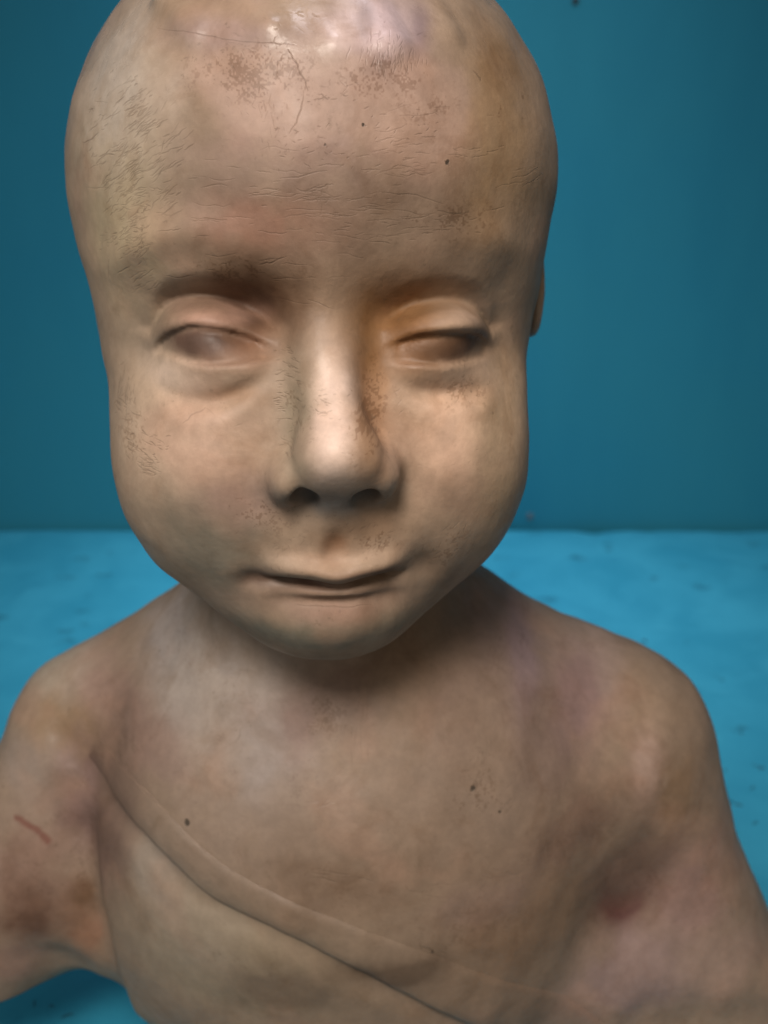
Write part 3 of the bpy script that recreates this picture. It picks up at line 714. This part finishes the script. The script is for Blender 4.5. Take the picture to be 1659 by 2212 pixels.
def paint(me, P, tone=1.0):
    """the worn pigment of the clay with painted-in shade and highlights, spot by spot, and where it is cracked or polished"""
    base = np.array([0.330, 0.243, 0.175])
    C = np.tile(base, (len(P), 1))
    wx = P[:, 0]+0.9*(fbm(P, 0.7, 3)-0.5)+0.22*(vnoise(P, 2.6, 11)-0.5)
    wz = P[:, 2]+0.9*(fbm(P, 0.7, 5)-0.5)+0.22*(vnoise(P, 2.6, 12)-0.5)
    e = fbm(P, 1.6, 9)-0.5
    for x, y, z, rx, rz, r, g, b, a in STAINS_AND_SHADE:
        near = (np.abs(P[:, 0]-x) < 3*rx+1) & (np.abs(P[:, 2]-z) < 3*rz+1) & (np.abs(P[:, 1]-y) < 4.5)
        if not near.any(): continue
        ka = min(1.0, 0.9*min(rx, rz))                     # small stains and shades keep their place
        d2 = ((P[near, 0]+ka*(wx-P[:, 0])[near]-x)/rx)**2+((P[near, 2]+ka*(wz-P[:, 2])[near]-z)/rz)**2
        w = np.exp(-0.6*d2)
        w = min(1, a*(1.2 if z > 22 else 1.45))*np.clip((1.25 if z > 22 else 1.45)*w*(1+1.3*e[near]), 0, 1)*np.exp(-((P[near, 1]-y)/3.2)**2)
        C[near] += w[:, None]*(np.clip(base+(1.35 if z > 22 else 1.6)*(np.array([r, g*0.96, b*0.97])-base), 0.025, 0.9)-C[near])
    C *= tone*(1-0.20*(1-sstep(21.5, 24.5, P[:, 2])))[:, None]        # the body below the chin is darker
    # paler, pinker paint of the brow with a scalloped edge, where the brown coat is lost
    px, pz = P[:, 0]+0.25*(wx-P[:, 0]), P[:, 2]+0.25*(wz-P[:, 2])
    ins = np.zeros(len(P), bool); ed = np.full(len(P), 9.0)
    for (x0, z0), (x1, z1) in zip(PALE, PALE[1:]+PALE[:1]):
        cr = ((z0 > pz) != (z1 > pz)) & (px < (x1-x0)*(pz-z0)/(z1-z0+1e-9)+x0)
        ins ^= cr
        t = np.clip(((px-x0)*(x1-x0)+(pz-z0)*(z1-z0))/((x1-x0)**2+(z1-z0)**2+1e-9), 0, 1)
        ed = np.minimum(ed, np.hypot(px-x0-t*(x1-x0), pz-z0-t*(z1-z0)))
    ed = np.where(ins, -ed, ed)
    w = 0.62*(1-sstep(-0.14, 0.20, ed))*(-P[:, 1] > 2)
    C += w[:, None]*(np.array([0.375, 0.265, 0.210])-C)
    ds = None
    for a, b in zip(SCRATCH[:-1], SCRATCH[1:]):
        c = cap(P[:, 0], -P[:, 1], P[:, 2], a, b, 0.045, 0.07)
        ds = c if ds is None else np.minimum(ds, c)
    w = 0.75*(1-sstep(-0.02, 0.08, ds+0.10*(vnoise(P, 6, 21)-0.5)))
    C += w[:, None]*(np.array([0.15, 0.045, 0.028])-C)
    X, F, Z = to_head(P)
    W = np.zeros((len(P), 3))
    front = sstep(0.0, 3.0, F)
    W[:, 0] = front*np.clip(gau(Z-3.2, 1.3)*gau(X-0.8, 2.6)*1.3, 0, 1)
    W[:, 0] += 0.5*gau(P[:, 2]-13.5, 1.6)*gau(P[:, 0]-3.0, 2.5)*sstep(2, 4, -P[:, 1])
    W[:, 1] = np.clip(front*(gau(X+4.3, 0.9)*gau(Z-2.7, 1.6)*1.3+0.6*gau(X+3.7, 0.8)*gau(Z+2.6, 0.8)+0.6*gau(X+0.5, 0.35)*gau(Z+1.9, 0.7)+0.35*gau(X-0.9, 0.4)*gau(Z+1.9, 0.7)+0.35*gau(X-0.3, 1.6)*gau(Z-4.6, 0.8)), 0, 1)
    W[:, 2] = np.clip(0.8*sstep(4.4, 6.0, Z)+0.5*sstep(2.5, 4.5, -X)*sstep(1.0, 4.0, Z)+0.08*front*gau(X-0.1, 0.7)*gau(Z+2.0, 1.5), 0, 1)
    for nm, A in (('pigment', C), ('wear', W)):
        at = me.color_attributes.new(nm, 'FLOAT_COLOR', 'POINT')
        at.data.foreach_set('color', np.concatenate([np.clip(A, 0, 1), np.ones((len(P), 1))], 1).astype(np.float32).ravel())
M_CLAY = clay_material()

def wall_material():
    m = bpy.data.materials.new('wall_paint'); m.use_nodes = True
    k = NT(m); co = k.co
    n = k.noise(k.scale(co, (1, 1, 0.25)), 14, 4, 0.55, 0.3)
    col = k.mix(k.ramp(n, 0.3, 0.7), (0.015, 0.190, 0.295), (0.020, 0.215, 0.320))
    n2 = k.noise(co, 5, 3, 0.5)
    col = k.mix(k.ramp(n2, 0.4, 0.7, 0.0, 0.4), col, (0.026, 0.220, 0.290))
    k.put(k.bsdf.inputs['Base Color'], col)
    k.put(k.bsdf.inputs['Roughness'], k.ramp(n, 0.3, 0.7, 0.66, 0.76))
    k.bsdf.inputs['Specular IOR Level'].default_value = 0.2
    b = k.bump(k.noise(co, 350, 4, 0.6), 0.25, 0.0006)
    k.put(k.bsdf.inputs['Normal'], b)
    return m
def table_material():
    m = bpy.data.materials.new('table_paint'); m.use_nodes = True
    k = NT(m); co = k.co
    n = k.noise(co, 22, 5, 0.6, 0.5)
    col = k.mix(k.ramp(n, 0.3, 0.7), (0.020, 0.225, 0.35), (0.030, 0.27, 0.405))
    n2 = k.noise(k.scale(co, (1, 0.6, 1)), 60, 4, 0.6, 0.8)
    col = k.mix(k.ramp(n2, 0.60, 0.72, 0.0, 0.35), col, (0.011, 0.175, 0.29))
    n3 = k.noise(k.scale(co, (0.8, 1.5, 1)), 42, 3, 0.55, 0.6)
    col = k.mix(k.ramp(n3, 0.62, 0.74, 0.0, 0.35), col, (0.045, 0.32, 0.46))
    # dark scuffs scattered over the paint
    w = k.vmath('ADD', k.scale(co, (42, 75, 42)), k.vmath('MULTIPLY', k.noise(co, 90, 3, 0.6, 0.0, True), (1.3, 1.3, 1.3)))
    sp = k.n('ShaderNodeTexVoronoi', feature='F1'); k.put(sp.inputs['Vector'], w); sp.inputs['Scale'].default_value = 1.0
    rnd = k.n('ShaderNodeSeparateColor'); k.put(rnd.inputs[0], sp.outputs['Color'])
    dot = k.math('MULTIPLY', k.ramp(sp.outputs['Distance'], 0.10, 0.26, 1.0, 0.0), k.ramp(rnd.outputs[0], 0.55, 0.75))
    col = k.mix(k.math('MULTIPLY', dot, 0.6), col, (0.008, 0.095, 0.15))
    k.put(k.bsdf.inputs['Base Color'], col)
    k.put(k.bsdf.inputs['Roughness'], k.ramp(n, 0.3, 0.7, 0.62, 0.8))
    k.bsdf.inputs['Specular IOR Level'].default_value = 0.2
    b = k.bump(k.noise(co, 45, 5, 0.6), 0.4, 0.003)
    b = k.bump(k.noise(co, 380, 4, 0.6), 0.3, 0.0006, b)
    b = k.bump(k.math('MULTIPLY', dot, -1.0), 0.5, 0.0008, b)
    k.put(k.bsdf.inputs['Normal'], b)
    return m
M_WALL = wall_material()
M_TABLE = table_material()

# ------------------------------------------------------------------ setting
def box(name, lo, hi, mat):
    x0, y0, z0 = lo; x1, y1, z1 = hi
    P = np.array([(x, y, z) for x in (x0, x1) for y in (y0, y1) for z in (z0, z1)], float)
    Q = np.array([(0, 1, 3, 2), (4, 6, 7, 5), (0, 4, 5, 1), (2, 3, 7, 6), (0, 2, 6, 4), (1, 5, 7, 3)])
    me = mesh_from(name, P, Q)
    me.polygons.foreach_set('use_smooth', np.zeros(6, bool))
    return new_obj(name, me, None, mat)
wall = box('wall', (-120, WALL_Y, -40), (120, WALL_Y+4, 130), M_WALL)
wall['kind'] = 'structure'
def table_top():
    """a thick board whose painted back edge is a little ragged, with a narrow dark gap before the wall"""
    rnd = np.random.RandomState(4)
    xs = np.linspace(-110, 110, 551)
    yb = WALL_Y-0.42+0.05*np.interp(xs, np.linspace(-110, 110, 90), rnd.randn(90))+0.03*rnd.randn(551)
    for c, w, d in ((16.6, 0.55, 0.5), (-14.0, 0.7, 0.25), (26.0, 0.9, 0.25), (20.3, 0.4, 0.2)):
        yb -= d*np.exp(-0.5*((xs-c)/w)**2)
    prof = [(0, -3.0), (0, -0.12), (0.04, -0.04), (0.12, 0.0), (1.2, 0.0), (8, 0.0), (30, 0.0)]
    rows = [np.stack([xs, yb-p, np.full_like(xs, TABLE_Z+q)], 1) for p, q in prof]
    for yy, q in ((-10.3, 0.0), (-10.45, -0.06), (-10.5, -0.2), (-10.5, -3.0)):
        rows.append(np.stack([xs, np.full_like(xs, yy), np.full_like(xs, TABLE_Z+q)], 1))
    n = len(xs); R = len(rows)
    P = np.concatenate(rows)
    i = np.arange(n-1)
    Q = [np.stack([r*n+i, (r+1)*n+i, (r+1)*n+i+1, r*n+i+1], 1) for r in range(R-1)]
    Q.append(np.stack([(R-1)*n+i, i, i+1, (R-1)*n+i+1], 1))
    return new_obj('table_top', mesh_from('table_top', P, np.concatenate(Q)), None, M_TABLE)
table = table_top()
table['kind'] = 'structure'

def lathe(prof, n=24):
    """closed surface of revolution about -y from (radius, height) pairs"""
    P = [(0, -prof[0][1], 0)]
    for r, h in prof:
        P += [(r*math.cos(2*math.pi*j/n), -h, r*math.sin(2*math.pi*j/n)) for j in range(n)]
    P.append((0, -prof[-1][1], 0))
    return np.array(P), n, len(prof)
SCREW1 = (12.14, 4.89); SCREW2 = (13.40, 38.12)
CRUMBS = ((18.24, 20.78), (18.43, 20.14), (20.05, 18.08), (20.21, 17.89), (17.78, 16.15), (17.87, 15.23), (18.05, 14.69), (18.22, 23.24), (19.92, 20.99), (18.16, 25.63), (18.72, 13.29), (19.19, 16.15), (16.88, 30.66), (18.38, 17.69), (-11.06, 2.37), (-9.43, 1.92), (-10.07, 2.49))
def screw(name, at, r, mat):
    P, n, m = lathe([(r, 0), (r, 0.03), (r*0.92, 0.06), (r*0.55, 0.075), (r*0.45, 0.03), (r*0.10, 0.02)])
    me = bpy.data.meshes.new(name)
    F = [(0, 1+(j+1) % n, 1+j) for j in range(n)]
    for q in range(m-1):
        F += [(1+q*n+j, 1+q*n+(j+1) % n, 1+(q+1)*n+(j+1) % n, 1+(q+1)*n+j) for j in range(n)]
    F += [(len(P)-1, 1+(m-1)*n+j, 1+(m-1)*n+(j+1) % n) for j in range(n)]
    me.from_pydata([tuple((p+np.array(at))*CM) for p in P], [], F)
    for p in me.polygons: p.use_smooth = True
    return new_obj(name, me, wall, mat)
M_PLUG = simple_mat('filled_screw_hole', (0.10, 0.13, 0.16), 0.7)
M_DARK = simple_mat('dark_metal', (0.012, 0.02, 0.025), 0.5)
screw('screw_cap', (SCREW1[0], WALL_Y-0.002, SCREW1[1]), 0.22, M_PLUG)
screw('screw', (SCREW2[0], WALL_Y-0.002, SCREW2[1]), 0.20, M_DARK)

def crumbs():
    """loose fibres and chips of paint lying on the table top"""
    rnd = random.Random(7)
    P = []; F = []
    spots = list(CRUMBS)
    for x, y in spots:
        for _ in range(rnd.choice((1, 1, 2))):
            L = rnd.uniform(0.15, 0.5); w = rnd.uniform(0.02, 0.05); a = rnd.uniform(0, math.pi); bend = rnd.uniform(-0.6, 0.6)
            cx, cy = x+rnd.uniform(-0.25, 0.25), y+rnd.uniform(-0.25, 0.25)
            base = len(P)
            for s in range(5):
                t = s/4-0.5; aa = a+bend*t
                px, py = cx+L*t*math.cos(aa), cy+L*t*math.sin(aa)
                ww = w*(1-1.6*abs(t)**2)
                nx, ny = -math.sin(aa)*ww, math.cos(aa)*ww
                z = TABLE_Z+0.004
                P += [(px+nx, py+ny, z), (px, py, z+ww*1.3), (px-nx, py-ny, z)]
            for s in range(4):
                q = base+3*s
                F += [(q, q+3, q+4, q+1), (q+1, q+4, q+5, q+2)]
    me = bpy.data.meshes.new('debris')
    me.from_pydata([tuple(c*CM for c in p) for p in P], [], F)
    o = new_obj('debris', me, None, simple_mat('dark_fibre', (0.006, 0.035, 0.055), 0.8))
    o['kind'] = 'stuff'
crumbs()

# ------------------------------------------------------------------ the bust
t0 = time.time()
P, Q = surface_nets(bust_f, (-18, -12, TABLE_Z-1.2), (19, 11.5, 40.5), 0.16, 1)
print('bust', len(P), len(Q), time.time()-t0)
bust = new_obj('child_bust', mesh_from('child_bust', P, Q), None, M_CLAY)
paint(bust.data, P)
bust['label'] = 'painted clay bust of a bald child standing on the blue table'
bust['category'] = 'bust'

P, Q = surface_nets(sash_f, (-9, -7, 3.5), (11, 2.0, 18.6), 0.14, 1, lip=2.0)
sash = new_obj('sash', mesh_from('sash', P, Q), bust, M_CLAY)
paint(sash.data, P, 0.90)
